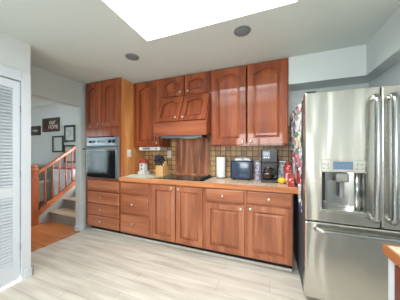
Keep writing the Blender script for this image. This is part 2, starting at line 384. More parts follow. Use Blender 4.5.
def wall_frame(cx, cz, w, h, label, sketchy):
    r = root('picture_frame', label, 'picture frame', (cx, HW, cz - h / 2), 'dark framed prints on the stair wall'); o = r.location; t = .045
    m = MB(); m.box(cx - w / 2, cx - w / 2 + t, HW - .025, HW - .001, cz - h / 2, cz + h / 2); m.box(cx + w / 2 - t, cx + w / 2, HW - .025, HW - .001, cz - h / 2, cz + h / 2)
    m.box(cx - w / 2 + t, cx + w / 2 - t, HW - .025, HW - .001, cz - h / 2, cz - h / 2 + t); m.box(cx - w / 2 + t, cx + w / 2 - t, HW - .025, HW - .001, cz + h / 2 - t, cz + h / 2)
    m.build('frame', 'navyframe', r, off=o)
    box(cx - w / 2 + t, cx + w / 2 - t, HW - .012, HW - .001, cz - h / 2 + t, cz + h / 2 - t).build('print', 'mat_board', r, off=o)
    if sketchy:
        pts = [(cx + math.sin(a * 2.1) * w * .13, HW - .0135, cz + math.cos(a * 1.3) * h * .2) for a in [i * .35 for i in range(18)]]
        MB().tube(pts, .006, 5).build('sketch_lines', 'sketch', r, off=o)
    return r
# hall art
def sign(name, label, cx, cz, w, h):
    r = root(name, label, 'sign', (cx, HW, cz - h / 2)); o = r.location
    box(cx - w / 2, cx + w / 2, HW - .02, HW - .001, cz - h / 2, cz + h / 2).build('board', 'signblack', r, off=o, bevel=.003)
    return r
r = sign('wall_sign', 'dark wooden sign lettered our HOME in cream, larger sign on the hall wall', -5.69, 2.065, .74, .385)
text_part('our', .2, 'cream', r, (.08, -.022, .265)); text_part('HOME', .15, 'cream', r, (.12, -.022, .125))
MB().tube([(-.27, -.022, .07), (-.27, -.022, .31)], .008, 6).tube([(-.3, -.022, .055), (.3, -.022, .055)], .005, 6).build('painted_line', 'signred', r)
r = sign('wall_sign', 'small dark sign with a pale squiggle, leftmost on the hall wall', -6.42, 1.93, .54, .27)
MB().tube([(-.06 + i * .02, -.022, .13 + .03 * math.sin(i * 1.3)) for i in range(12)], .012, 6).build('painted_squiggle', 'cream', r)
wall_frame(-4.91, 1.795, .41, .44, 'upper right dark framed print, nearest the doorway edge', True)
wall_frame(-5.385, 1.525, .45, .45, 'dark framed print hanging lower left, beside two other prints', False)
wall_frame(-4.90, 1.26, .46, .47, 'dark framed print partly hidden behind the sloping handrail', False)

# hall furniture seen between balusters
M['sage'] = flat('sage_upholstery', (132, 140, 130), .9, bump=.4)
M['darkwood'] = wood('dark_walnut', (50, 24, 16), (78, 36, 24), (100, 50, 34), 'z')
r = root('armchair', 'sage grey upholstered armchair seen between the stair balusters', 'armchair', (-5.25, 2.55, 0)); L = r.location
box(-5.68, -4.94, 2.80, 2.98, .14, 1.0).build('backrest', 'sage', r, off=L, bevel=.05)
box(-5.66, -4.96, 2.25, 2.86, .14, .46).build('seat', 'sage', r, off=L, bevel=.05)
for x in (-5.72, -5.02): box(x, x + .12, 2.25, 2.9, .14, .64).build('armrest', 'sage', r, off=L, bevel=.04)
for x in (-5.66, -5.0):
    for y in (2.30, 2.9): box(x, x + .05, y, y + .05, 0, .15).build('leg', 'darkwood', r, off=L)
r = root('wooden_cabinet', 'white low cabinet with red band behind the railing, below the prints', 'cabinet', (-4.72, 2.98, 0)); L = r.location
MB().box(-4.84, -4.15, 2.78, 3.2, 0, .92).build('body', 'trim', r, off=L, bevel=.01)
box(-4.86, -4.13, 2.76, 3.22, .92, .95).build('top', 'red', r, off=L, bevel=.005)
MB().box(-4.82, -4.505, 2.764, 2.78, .06, .88).build('door', 'trim', r, off=L, bevel=.004); MB().box(-4.495, -4.17, 2.764, 2.78, .06, .88).build('door', 'trim', r, off=L, bevel=.004)

# ------------------------------------------------------------------ cabinet pieces
def outline(w, h, m, ah, na=26):
    """inner outline with bottom corners, shoulders and arched top; and the matching outer rectangle"""
    pts = [(m, m), (w - m, m)]
    for i in range(na + 1):
        u = i / na; q = min(1, max(0, (u - .08) / .84)); s = (0.5 - 0.5 * math.cos(2 * math.pi * q)) ** .7 if ah else 0
        pts.append((w - m - u * (w - 2 * m), h - m - ah + ah * s))
    return pts
def rect_match(w, h, e, na=26):
    return [(e, e), (w - e, e)] + [(w - e - i / na * (w - 2 * e), h - e) for i in range(na + 1)]
def knob_mb():
    return MB().lathe([(.007, 0), (.006, -.012), (.015, -.018), (.017, -.025), (.012, -.030), (.002, -.031)], (0, 0, 0), 'y', 14)
def cab_door(parent, x0, x1, z0, z1, yf, arch=0, m=.055, mat='oak_base', mat_h=None, knob=None, tilt=0, name='door', loc=None, field=.028):
    """door front face at y=yf (thickness .02 behind it); origin at its lower left back"""
    w, h = x1 - x0, z1 - z0; T = .024
    A = lambda pts, y: [(p[0], y, p[1]) for p in pts]
    fr = MB().loops([A(rect_match(w, h, 0), 0), A(rect_match(w, h, 0), -T + .005), A(rect_match(w, h, .004), -T), A(outline(w, h, m, arch), -T), A(outline(w, h, m + .002, arch), -T + .019), A(outline(w, h, m + .002, arch), 0)], fill_last=False)
    p = (x0, yf + T, z0) if loc is None else loc
    d = fr.build(name, mat, parent, loc=Vector(p) - parent.location, rot=(tilt, 0, 0))
    pn = MB().loops([A(outline(w, h, m + .002, arch), -T + .019), A(outline(w, h, m + .015, arch), -T + .019), A(outline(w, h, m + .019, arch), -T + .012), A(outline(w, h, m + .012 + field, arch), -T + .005), A(outline(w, h, m + .014 + field, arch), -T + .001)])
    pn.build('raised_panel', mat, d)
    if knob: knob_mb().build('knob', 'knob', d, loc=(knob[0] - x0, -T, (knob[1] - z0)))
    return d
def drawer(parent, x0, x1, z0, z1, yf, mat='oak_base_h', knob=None, name='drawer'):
    w, h = x1 - x0, z1 - z0; e = .012
    m = MB().loops([[(0, 0, 0), (w, 0, 0), (w, 0, h), (0, 0, h)], [(0, -.013, 0), (w, -.013, 0), (w, -.013, h), (0, -.013, h)],
                    [(e, -.02, e), (w - e, -.02, e), (w - e, -.02, h - e), (e, -.02, h - e)]], fill_first=True)
    d = m.build(name, mat, parent, loc=Vector((x0, yf + .02, z0)) - parent.location)
    if knob: knob_mb().build('knob', 'knob', d, loc=(knob[0] - x0, -.02, knob[1] - z0))
    return d
def rootc(name, label, cat, x0, x1, z0, y=YB - .3, group=None): return root(name, label, cat, ((x0 + x1) / 2, y, z0), group)
FY, UY = 2.145, 2.43      # door faces of base and wall cabinets
BYB = YB - .002

# tall oven cabinet
tc_ = rootc('tall_oven_cabinet', 'tall red-brown cabinet housing the wall oven, at the left end', 'cabinet', -2.86, -2.12, 0)
L = tc_.location
m = MB()
m.box(-2.86, -2.845, FY + .022, BYB, .1, 2.446)                                      # left side
m.box(-2.845, -2.14, FY + .022, BYB, 2.43, 2.446); m.box(-2.845, -2.14, BYB - .01, BYB, .1, 2.43)
m.box(-2.845, -2.14, FY + .02, BYB - .01, 1.63, 1.66); m.box(-2.845, -2.14, FY + .02, BYB - .01, .83, .86); m.box(-2.845, -2.14, FY + .02, BYB - .01, .1, .12)
m.build('carcass', 'oak_red', tc_, off=L)
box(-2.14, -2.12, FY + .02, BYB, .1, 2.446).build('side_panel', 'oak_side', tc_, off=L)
f = MB()
f.box(-2.86, -2.80, FY + .004, FY + .022, .105, 2.446); f.box(-2.18, -2.121, FY + .004, FY + .0215, .105, 2.446)
f.box(-2.80, -2.18, FY + .004, FY + .0215, 2.40, 2.446); f.box(-2.80, -2.18, FY + .004, FY + .0215, 1.56, 1.72); f.box(-2.80, -2.18, FY + .004, FY + .0215, .83, .885); f.box(-2.80, -2.18, FY + .004, FY + .0215, .105, .14)
for z in (.285, .475, .675): f.box(-2.80, -2.18, FY + .004, FY + .0215, z - .015, z + .015)
f.build('face_frame', 'oak_red', tc_, off=L)
cab_door(tc_, -2.845, -2.497, 1.70, 2.425, FY - .018, .05, .075, 'oak_red', knob=(-2.54, 1.75))
cab_door(tc_, -2.483, -2.135, 1.70, 2.425, FY - .018, .05, .075, 'oak_red', knob=(-2.44, 1.75))
drawer(tc_, -2.80, -2.145, .69, .845, FY - .014, name='false_front')
for z0, z1 in ((.49, .665), (.30, .468), (.115, .278)): drawer(tc_, -2.80, -2.145, z0, z1, FY - .014, knob=(-2.51, (z0 + z1) / 2 + .01))
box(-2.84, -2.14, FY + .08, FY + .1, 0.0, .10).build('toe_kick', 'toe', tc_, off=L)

def base(label, x0, x1, group='base cabinets below the worktop'):
    r = rootc('base_cabinet', label, 'cabinet', x0, x1, 0, group=group); L = r.location; e = .0008
    m = MB(); m.box(x0 + e, x0 + .016, FY + .02, BYB, .1, .872); m.box(x1 - .016, x1 - e, FY + .02, BYB, .1, .872)
    m.box(x0 + .016, x1 - .016, BYB - .01, BYB, .1, .872); m.box(x0 + .016, x1 - .016, FY + .02, BYB - .01, .1, .116)
    m.build('carcass', 'oak_base', r, off=L)
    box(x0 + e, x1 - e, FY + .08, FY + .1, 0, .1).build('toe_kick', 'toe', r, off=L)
    return r
def face(r, x0, x1, zs, lw=.03, rw=.03, mid=None):
    f = MB(); e = .0008; a, b = FY + .002, FY + .0195
    f.box(x0 + e, x0 + lw, a, b, .1, .872); f.box(x1 - rw, x1 - e, a, b, .1, .872)
    for z0, z1 in zs: f.box(x0 + lw, x1 - rw, a, b, z0, z1)
    if mid: f.box(mid - .02, mid + .02, a, b, .13, .845)
    f.build('face_frame', 'oak_base', r, off=r.location)
# 1 drawer stack
X0, X1 = -2.1185, -1.573
b1 = base('base cabinet of three drawers, between the oven cabinet and double doors', X0, X1)
face(b1, X0, X1, [(.1, .12), (.375, .405), (.67, .70), (.85, .872)])
for z0, z1, kz in ((.70, .852, .782), (.405, .675, .545), (.12, .385, .26)): drawer(b1, -2.096, -1.598, z0, z1, FY - .018, knob=(-1.872, kz))
# 2 double door
X0, X1 = -1.573, -.76
b2 = base('base cabinet with full-height double doors under the black cooktop', X0, X1)
face(b2, X0, X1, [(.1, .13), (.845, .872)])
cab_door(b2, -1.548, -1.172, .115, .858, FY - .018, 0, .062, 'oak_base', knob=(-1.215, .825))
cab_door(b2, -1.160, -.782, .115, .858, FY - .018, 0, .062, 'oak_base', knob=(-1.118, .825))
# 3, 4 drawer over door
X0, X1 = -.76, -.256
b3 = base('base cabinet with one drawer over one door, right beside the double doors', X0, X1)
face(b3, X0, X1, [(.1, .13), (.68, .705), (.85, .872)])
drawer(b3, -.743, -.272, .705, .862, FY - .018, knob=(-.527, .788)); cab_door(b3, -.743, -.272, .115, .685, FY - .018, 0, .062, 'oak_base', knob=(-.312, .655))
X0, X1 = -.256, .228
b4 = base('base cabinet with one drawer over one door, nearest the steel refrigerator', X0, X1)
face(b4, X0, X1, [(.1, .13), (.695, .72), (.86, .872)])
drawer(b4, -.243, .222, .722, .866, FY - .018, knob=(-.01, .792)); cab_door(b4, -.243, .222, .115, .705, FY - .018, 0, .062, 'oak_base', knob=(-.205, .668))
st(MB().box(-2.12, .228, FY + .066, FY + .079, 0, .03).box(-2.86, -2.12, FY + .066, FY + .079, 0, .03).build('baseboard_back', 'shoe', bevel=.004))

# worktop
wt = root('countertop', 'cream tiled worktop with an oak front edge', 'countertop', (-.92, 2.42, .874)); L = wt.location
CT = .93
box(-2.1185, .272, FY - .005, BYB, .9, CT).build('slab', 'granite', wt, off=L)
box(-2.1185, .279, FY - .027, FY - .005, .874, CT + .002).build('front_edge', 'edge', wt, off=L, bevel=.006)
box(.2722, .279, FY - .005, BYB, .874, CT + .002).build('end_edge', 'edge', wt, off=L)
# backsplash
st(box(-2.1185, .30, YB - .008, YB - .0005, CT + .0005, 1.66).build('trim_3', 'tile'))
pb = root('backsplash_panel', 'reddish knotty wooden board panel on the wall behind the cooktop', 'wall panel', (-1.177, YB - .01, .955)); L = pb.location
m = MB(); n = 6; x0, x1 = -1.478, -.876
for i in range(n):
    a = x0 + (x1 - x0) * i / n; b = x0 + (x1 - x0) * (i + 1) / n
    m.box(a + .0006, b - .0006, YB - .028, YB - .009, .965, 1.56)
m.build('boards', 'plank', pb, off=L, bevel=.0015)
MB().box(x0 - .02, x1 + .02, YB - .034, YB - .009, .932, .963).build('ledge_strip', 'plank', pb, off=L, bevel=.004)

# wall cabinets
def wallcab(label, x0, x1, z0, z1, doors, yb=None, mat='oak_red', group='upper cabinets'):
    r = rootc('wall_cabinet', label, 'cabinet', x0, x1, z0, group=group); L = r.location; e = .0008
    a = UY + .02
    m = MB(); m.box(x0 + e, x0 + .018, a, BYB - .008, z0, z1); m.box(x1 - .018, x1 - e, a, BYB - .008, z0, z1)
    m.box(x0 + .018, x1 - .018, a, BYB - .008, z0 + .012, z0 + .028); m.box(x0 + .018, x1 - .018, a, BYB - .008, z1 - .016, z1); m.box(x0 + .018, x1 - .018, BYB - .02, BYB - .008, z0 + .028, z1 - .016)
    m.build('carcass', mat, r, off=L)
    f = MB(); p, q = UY + .002, UY + .0195
    f.box(x0 + e, x0 + .035, p, q, z0, z1); f.box(x1 - .035, x1 - e, p, q, z0, z1); f.box(x0 + .035, x1 - .035, p, q, z1 - .03, z1); f.box(x0 + .035, x1 - .035, p, q, z0, z0 + .04)
    f.build('face_frame', mat, r, off=L)
    for d in doors: cab_door(r, d['x0'], d['x1'], d['z0'], d['z1'], UY - .018, d.get('arch', .05), d.get('m', .072), mat, knob=d.get('knob'))
    return r
wallcab('upper cabinet with one arched door, in the corner beside the tall cabinet', -2.118, -1.573, 1.392, 2.446, [dict(x0=-2.06, x1=-1.60, z0=1.41, z1=2.43, knob=(-1.64, 1.455))])
wallcab('short upper cabinet with two small arched doors, above the hood', -1.573, -.768, 2.135, 2.446, [dict(x0=-1.56, x1=-1.180, z0=2.15, z1=2.432, arch=.036, m=.06, knob=(-1.235, 2.195)), dict(x0=-1.166, x1=-.785, z0=2.15, z1=2.432, arch=.036, m=.06, knob=(-1.112, 2.195))])
wallcab('largest upper cabinet, with two tall arched doors above the toaster', -.768, .21, 1.392, 2.446, [dict(x0=-.752, x1=-.288, z0=1.408, z1=2.432, knob=(-.335, 1.445)), dict(x0=-.272, x1=.196, z0=1.408, z1=2.432, knob=(-.225, 1.445))])
# hood
hd = root('range_hood', 'slanted wooden range hood with two doors, over the cooktop', 'range hood', (-1.17, 2.5, 1.53)); L = hd.location
hx0, hx1 = -1.5722, -.7688; HF = 2.25
m = MB()
m.prism([(HF, 1.535), (HF, 1.73), (UY, 2.13), (2.688, 2.13), (2.688, 1.60), (2.5, 1.60), (2.5, 1.56), (HF + .03, 1.56), (HF + .03, 1.535)], 'x', hx0, hx1)
m.build('hood_body', 'oak_red', hd, off=L)
box(hx0, hx1, HF - .02, HF - .0005, 1.535, 1.728).build('valance', 'oak_red_h', hd, off=L, bevel=.004)
MB().box(hx0 + .08, hx1 - .08, HF + .032, 2.49, 1.508, 1.5595).build('vent_insert', 'satin', hd, off=L, bevel=.004)
MB().box(-1.15, -.95, HF + .05, HF + .12, 1.502, 1.5075).build('light_cover', 'cream', hd, off=L)
ang = math.atan2(UY - HF, 2.13 - 1.73); ln = math.hypot(UY - HF, .40)
for i, (x0, x1) in enumerate(((-1.562, -1.178), (-1.166, -.78))):
    kx = (x1 - .05) if i == 0 else (x0 + .05)
    cab_door(hd, x0, x1, 0, ln - .02, 0, .038, .068, 'oak_red', knob=(kx, .04), tilt=-ang, loc=(x0, HF - .001 + .004, 1.735))

# ------------------------------------------------------------------ built-in oven
ov = root('wall_oven', 'built-in black glass wall oven with a silver control panel', 'oven', (-2.49, 2.3, .885)); L = ov.location
ox0, ox1 = -2.815, -2.150; OF = FY - .012
box(-2.79, -2.19, FY + .023, 2.66, .89, 1.54).build('oven_box', 'grey', ov, off=L)
cp = MB(); cp.box(ox0, ox1, OF, FY + .002, 1.405, 1.545); cp = cp.build('control_panel', 'satin', ov, off=L, bevel=.004)
for x, r_ in ((-2.735, .022), (-2.66, .022), (-2.32, .026), (-2.235, .026)):
    MB().lathe([(r_, 0), (r_, -.012), (r_ * .7, -.022), (.002, -.022)], (0, 0, 0), 'y', 16).build('dial', 'black' if x > -2.6 or x < -2.7 else 'grey', cp, loc=Vector((x, OF, 1.475)) - L)
box(-2.58, -2.42, OF - .003, OF, 1.45, 1.50).build('clock_display', 'gloss_black', cp, off=L)
od = MB().box(ox0, ox1, OF - .008, FY + .002, .895, 1.385).build('oven_door', 'satin', ov, off=L, bevel=.005)
box(ox0 + .018, ox1 - .05, OF - .013, OF - .008, .905, 1.335).build('door_glass', 'gloss_black', od, off=L, bevel=.003)
h = MB(); h.tube([(ox0 - .02, OF - .05, 1.362), (ox1 - .0, OF - .05, 1.362)], .013, 12)
for x in (ox0 + .03, ox1 - .03): h.tube([(x, OF - .05, 1.362), (x, OF - .006, 1.362)], .009, 8)
h.build('handle', 'grey', od, off=L)
box(ox1 + .001, ox1 + .012, OF, FY + .003, .895, 1.545).build('side_trim', 'grey', ov, off=L)

# cooktop
ck = root('cooktop', 'black glass cooktop set into the worktop, in front of the board panel', 'cooktop', (-1.2, 2.42, CT)); L = ck.location
box(-1.54, -.80, 2.20, 2.66, CT + .0005, CT + .009).build('glass_top', 'gloss_black', ck, off=L, bevel=.003)
for x, y, r_ in ((-1.37, 2.32, .085), (-1.37, 2.54, .105), (-1.09, 2.54, .085), (-1.09, 2.32, .105)):
    a = [(x + r_ * math.cos(t * math.pi / 16), y + r_ * math.sin(t * math.pi / 16), CT + .0095) for t in range(33)]
    MB().tube(a, .0016, 4, cap=False).build('burner_ring', 'grey', ck, off=L)
for i in range(4): MB().lathe([(.024, 0), (.024, .012), (.017, .03), (.002, .03)], (-.85, 2.27 + i * .105, CT + .009), n=14).build('control_knob', 'black', ck, off=L)

# under-cabinet appliance
r = root('under_cabinet_radio', 'long white appliance fixed under the corner upper cabinet', 'radio', (-1.83, 2.50, 1.34)); L = r.location
box(-2.03, -1.62, 2.46, 2.68, 1.338, 1.391).build('housing', 'white', r, off=L, bevel=.006)
box(-1.95, -1.81, 2.456, 2.46, 1.350, 1.378).build('front_strip', 'grey', r, off=L)
MB().lathe([(.012, 0), (.012, -.012), (.002, -.013)], (-1.69, 2.46, 1.364), 'y', 12).build('dial', 'grey', r, off=L)

# switch plates
def plate(label, x, y, z, axis):
    r = root('switch_plate', label, 'switch plate', (x, y, z)); L = r.location
    if axis == 'y':
        box(x - .04, x + .04, y - .006, y, z - .06, z + .06).build('cover', 'white', r, off=L, bevel=.002); box(x - .006, x + .006, y - .014, y - .006, z - .014, z + .014).build('toggle', 'cream', r, off=L)
    else:
        box(x, x + .006, y - .04, y + .04, z - .06, z + .06).build('cover', 'white', r, off=L, bevel=.002); box(x + .006, x + .014, y - .006, y + .006, z - .014, z + .014).build('toggle', 'cream', r, off=L)
plate('white switch plate on the tiled backsplash, left of the board panel', -1.60, YB - .0085, 1.27, 'y')
plate('pale switch plate on the golden side of the tall oven cabinet', -2.1195, 2.33, 1.29, 'x')

# little house canister, dish towel, knife block
r = root('house_canister', 'small white house-shaped canister with a red roof, in the corner', 'canister', (-1.975, 2.50, CT)); L = r.location
m = MB(); m.box(-2.045, -1.905, 2.44, 2.57, CT + .001, CT + .06); m.box(-2.025, -1.925, 2.46, 2.55, CT + .06, CT + .20)
m.build('body', 'white', r, off=L, bevel=.008)
MB().lathe([(.085, CT + .20), (.078, CT + .215), (.04, CT + .265), (.014, CT + .28), (.012, CT + .295), (.002, CT + .30)], (-1.975, 2.505, 0), n=10).build('roof_lid', 'roof', r, off=L)
for z in (.085, .14): box(-1.99, -1.96, 2.456, 2.46, CT + z, CT + z + .035).build('window', 'grey', r, off=L)
def cloth(name, label, cat, x0, x1, y0, y1, z, h, mat, seed=1):
    rr = random.Random(seed); n = 16; vs = []; fs = []
    ph = [rr.uniform(0, 6) for _ in range(6)]
    def top(u, v):
        e = min(u, 1 - u, v, 1 - v); k = min(1, e * 5)
        return z + .004 + h * k * (0.6 + .25 * math.sin(u * 9 + ph[0]) * math.sin(v * 7 + ph[1]) + .15 * math.sin(u * 17 + v * 5 + ph[2]))
    for j in range(n + 1):
        for i in range(n + 1):
            u, v = i / n, j / n; vs.append((x0 + u * (x1 - x0) + .012 * math.sin(v * 6 + ph[3]), y0 + v * (y1 - y0) + .012 * math.sin(u * 7 + ph[4]), top(u, v)))
    nt_ = len(vs); vs += [(a, b, z + .001) for a, b, c_ in vs]
    for j in range(n):
        for i in range(n):
            a = j * (n + 1) + i; fs.append((a, a + 1, a + n + 2, a + n + 1)); fs.append((nt_ + a, nt_ + a + n + 1, nt_ + a + n + 2, nt_ + a + 1))
    for i in range(n):
        for a, b in ((i, i + 1), (n * (n + 1) + i, n * (n + 1) + i + 1), (i * (n + 1), (i + 1) * (n + 1)), (i * (n + 1) + n, (i + 1) * (n + 1) + n)): fs.append((a, b, b + nt_, a + nt_))
    m = MB(); m._add(vs, fs, True); c_ = ((x0 + x1) / 2, (y0 + y1) / 2, z)
    return tag(m.build(name, mat, loc=c_, off=c_), label, cat)
cloth('dish_towel', 'rumpled pale green-white dish towel lying in front of the house canister', 'towel', -2.09, -1.68, 2.20, 2.42, CT, .035, 'towel', 3)

kb = root('knife_block', 'light wooden knife block with blue-black handled knives, left of the cooktop', 'knife block', (-1.60, 2.47, CT)); L = kb.location
m = MB(); m.prism([(2.40, CT + .001), (2.58, CT + .001), (2.58, CT + .10), (2.50, CT + .24), (2.40, CT + .15)], 'x', -1.665, -1.535); m.build('block', 'lightwood', kb, off=L, bevel=.006)
ku = Vector((-.25, -.50, .83)).normalized()
for i in range(3):
    for j in range(3):
        p = Vector((-1.643 + i * .043, 2.425 + j * .034, CT + .172 + j * .030)); q = p + ku * (0.11 + .02 * ((i + j) % 2))
        MB().tube([p, p + ku * .02, q - ku * .012, q], [.010, .014, .016, .010], 8).build('knife_handle', 'blade_handle' if (i + j) % 2 else 'black', kb, off=L)

# paper towel roll on a holder
pt = root('paper_towel_holder', 'white paper towel roll standing on its holder, left of the toaster', 'paper towel', (-.668, 2.60, CT)); L = pt.location
MB().lathe([(.07, .001), (.07, .01), (.008, .013), (.008, .315), (.014, .32), (.012, .33), (.002, .333)], (-.668, 2.60, CT), n=24).build('holder', 'grey', pt, off=L)
MB().lathe([(.064, .014), (.067, .02), (.067, .30), (.064, .305), (.02, .305), (.02, .30)], (-.668, 2.60, CT), n=32).build('paper_roll', 'paper', pt, off=L)

# toaster
t = root('toaster', 'dark navy toaster with rounded shoulders and black ends', 'toaster', (-.372, 2.57, CT)); L = t.location
def rr(w, h, r_, n=6):
    pts = []
    for cx, cy, a0 in ((w / 2 - r_, r_, -90), (w / 2 - r_, h - r_, 0), (-w / 2 + r_, h - r_, 90), (-w / 2 + r_, r_, 180)):
        for i in range(n + 1):
            a = R(a0 + 90 * i / n); pts.append((cx + r_ * math.cos(a), cy + r_ * math.sin(a)))
    return pts
P_ = rr(.155, .25, .035)
def sect(x, s): return [(x, 2.55 + p[0] * s, CT + .012 + .125 + (p[1] - .125) * s) for p in P_]
MB().loops([sect(-.488, .98), sect(-.483, 1), sect(-.242, 1), sect(-.237, .98)], fill_first=True, smooth=True).build('body', 'navy', t, off=L)
for a, b in ((-.506, -.489), (-.236, -.219)): MB().loops([sect(a, .94), sect(a + .004, .99), sect(b - .004, .99), sect(b, .94)], fill_first=True).build('end_cap', 'black', t, off=L)
for y in (2.52, 2.58): box(-.455, -.265, y - .012, y + .012, CT + .2605, CT + .2635).build('bread_slot', 'black', t, off=L)
box(-.523, -.506, 2.535, 2.565, CT + .13, CT + .145).build('lever', 'black', t, off=L)
for x in (-.465, -.255):
    for y in (2.50, 2.60): MB().lathe([(.01, .001), (.01, .015)], (x, y, CT), n=8).build('foot', 'black', t, off=L)
M['snack'] = blotch('crinkled_pack', [(226, 226, 228), (170, 172, 178), (206, 208, 212), (120, 116, 120), (240, 240, 240)], 45, .35)
M['lilac'] = blotch('lilac_print', [(176, 170, 190), (150, 140, 160), (206, 200, 214), (120, 108, 124), (190, 186, 200)], 50)
cloth('crinkled_packet', 'crinkled silvery packets lying on top of the toaster', 'packet', -.475, -.235, 2.50, 2.60, CT + .2635, .045, 'snack', 5)
r = root('patterned_canister', 'grey-lilac patterned tin between the toaster and the coffee maker', 'canister', (-.155, 2.61, CT)); L = r.location
MB().lathe([(.045, .001), (.048, .008), (.048, .235), (.045, .24)], (-.155, 2.61, CT), n=20).build('body', 'lilac', r, off=L)
MB().lathe([(.049, .2402), (.049, .255), (.044, .262), (.01, .264), (.01, .275), (.002, .276)], (-.155, 2.61, CT), n=20).build('lid', 'grey', r, off=L)

# coffee maker
cm = root('coffee_maker', 'black coffee maker with a glass carafe and silver-blue front panel', 'coffee maker', (.005, 2.50, CT)); L = cm.location
x0, x1 = -.105, .095
box(x0, x1, 2.40, 2.64, CT + .001, CT + .035).build('base', 'black', cm, off=L, bevel=.008)
box(x0, x1, 2.555, 2.64, CT + .035, CT + .40).build('water_tank', 'black', cm, off=L, bevel=.008)
m = MB(); m.box(x0, x1, 2.42, 2.555, CT + .245, CT + .415); m.build('brew_head', 'black', cm, off=L, bevel=.014)
hd2 = box(x0 + .02, x0 + .11, 2.413, 2.42, CT + .29, CT + .395).build('control_panel', 'bluepanel', cm, off=L, bevel=.003)
box(x0 + .03, x0 + .10, 2.410, 2.413, CT + .335, CT + .380).build('display', 'navy', hd2, off=L)
for i in range(3): MB().lathe([(.009, 0), (.009, -.005), (.002, -.005)], (x0 + .04 + i * .025, 2.413, CT + .310), 'y', 10).build('button', 'white', hd2, off=L)
M['carafe'] = flat('dark_carafe_glass', (44, 34, 30), .05, coat=.7)
cf = MB().lathe([(.05, .037), (.062, .05), (.066, .10), (.055, .15), (.042, .175), (.044, .19)], (-.025, 2.48, CT), n=24).build('carafe', 'carafe', cm, off=L)
MB().lathe([(.0625, .098), (.068, .10), (.068, .112), (.0625, .114)], (-.025, 2.48, CT), n=24).build('carafe_band', 'satin', cf, off=L)
MB().tube([(.025, 2.45, CT + .17), (.065, 2.43, CT + .165), (.07, 2.425, CT + .11), (.03, 2.445, CT + .07)], .008, 8).build('carafe_handle', 'black', cf, off=L)

# clutter at the right end of the worktop
M['greybag'] = blotch('grey_bag_print', [(150, 158, 168), (120, 130, 144), (180, 186, 192), (96, 104, 118), (160, 150, 150)], 40)
M['redpack'] = blotch('red_pack_print', [(186, 60, 56), (160, 44, 44), (210, 120, 104), (226, 210, 196), (176, 50, 60)], 34)
M['pinkpack'] = blotch('pink_pack_print', [(214, 70, 96), (232, 150, 160), (240, 228, 222), (190, 44, 60), (214, 70, 96)], 40)
r = root('coffee_bag', 'upright grey-blue bag of groceries, right beside the coffee maker', 'bag', (.155, 2.60, CT)); L = r.location
def bagl(z, sx, sy): return [(.155 + p[0] * sx, 2.60 + (p[1] - .5) * sy, CT + z) for p in [(-.5, 0), (0, -.03), (.5, 0), (.53, .5), (.5, 1), (0, 1.03), (-.5, 1), (-.53, .5)]]
MB().loops([bagl(.001, .085, .08), bagl(.05, .1, .095), bagl(.18, .098, .08), bagl(.24, .09, .03), bagl(.27, .085, .008)], fill_first=True, smooth=True).build('pouch', 'greybag', r, off=L)
box(.115, .195, 2.588, 2.612, CT + .245, CT + .262).build('clip', 'white', r, off=L, bevel=.002)
r = root('lemon', 'yellow lemon on the worktop in front of the grey-blue bag', 'lemon', (.135, 2.40, CT)); L = r.location
MB().lathe([(.002, -.052), (.008, -.047), (.022, -.038), (.034, -.018), (.037, 0), (.034, .018), (.022, .038), (.008, .047), (.002, .052)], (.135, 2.40, CT + .038), 'x', 18).build('fruit', 'yellow', r, off=L)
MB().lathe([(.004, .05), (.003, .056)], (.135, 2.40, CT + .038), 'x', 8).build('stem_end', 'edge', r, off=L)
def jar(label, x, y, rad, h, mat, lidmat, cat='jar', name='jar'):
    r = root(name, label, cat, (x, y, CT)); L = r.location
    MB().lathe([(rad * .92, .001), (rad, .008), (rad, h * .8), (rad * .8, h * .86), (rad * .8, h * .88)], (x, y, CT), n=20).build('body', mat, r, off=L)
    MB().lathe([(rad * .86, h * .88), (rad * .86, h), (rad * .8, h * 1.01)], (x, y, CT), n=20).build('lid', lidmat, r, off=L)
jar('red jar with red lid standing behind the pink-labelled jar', .208, 2.47, .042, .25, 'redpack', 'red')
jar('short pink-labelled jar with white lid, beside the lemon', .205, 2.34, .032, .13, 'pinkpack', 'white')
r = root('red_box', 'deep red carton at the very end of the worktop', 'box', (.216, 2.24, CT)); L = r.location
box(.188, .245, 2.19, 2.29, CT + .001, CT + .135).build('carton', 'red', r, off=L, bevel=.003); box(.193, .240, 2.188, 2.19, CT + .05, CT + .10).build('label', 'redpack', r, off=L)

# ------------------------------------------------------------------ refrigerator
GX0, GXM, GX1, GF, GT = .285, .797, 1.31, 1.80, 1.82
fg = root('refrigerator', 'large stainless steel french door refrigerator with bottom freezer', 'refrigerator', ((GX0 + GX1) / 2, 2.2, 0)); L = fg.location
box(GX0 + .003, GX1 - .003, GF + .095, 2.68, .03, 1.80).build('body', 'darkside', fg, off=L, bevel=.004)
box(GX0 + .02, GX1 - .02, GF + .11, 2.6, 0, .03).build('base_grille', 'black', fg, off=L)
def rrect(x0, x1, z0, z1, r_, n=4):
    pts = []
    for cx, cz, a0 in ((x1 - r_, z0 + r_, -90), (x1 - r_, z1 - r_, 0), (x0 + r_, z1 - r_, 90), (x0 + r_, z0 + r_, 180)):
        for i in range(n + 1): a = R(a0 + 90 * i / n); pts.append((cx + r_ * math.cos(a), cz + r_ * math.sin(a)))
    return pts
def fdoor(name, x0, x1, z0, z1, hole=None):
    e = .010; B = GF + .085
    A = lambda pts, y: [(p[0], y, p[1]) for p in pts]
    lp = [A(rrect(x0, x1, z0, z1, .008), B), A(rrect(x0, x1, z0, z1, .008), GF + e), A(rrect(x0 + .003, x1 - .003, z0 + .003, z1 - .003, .009), GF + .003), A(rrect(x0 + e, x1 - e, z0 + e, z1 - e, .01), GF)]
    if hole:
        lp += [A(rrect(*hole, .008), GF), A(rrect(*hole, .008), GF + .075)]
    return MB().loops(lp, fill_first=True).build(name, 'steel', fg, off=L)
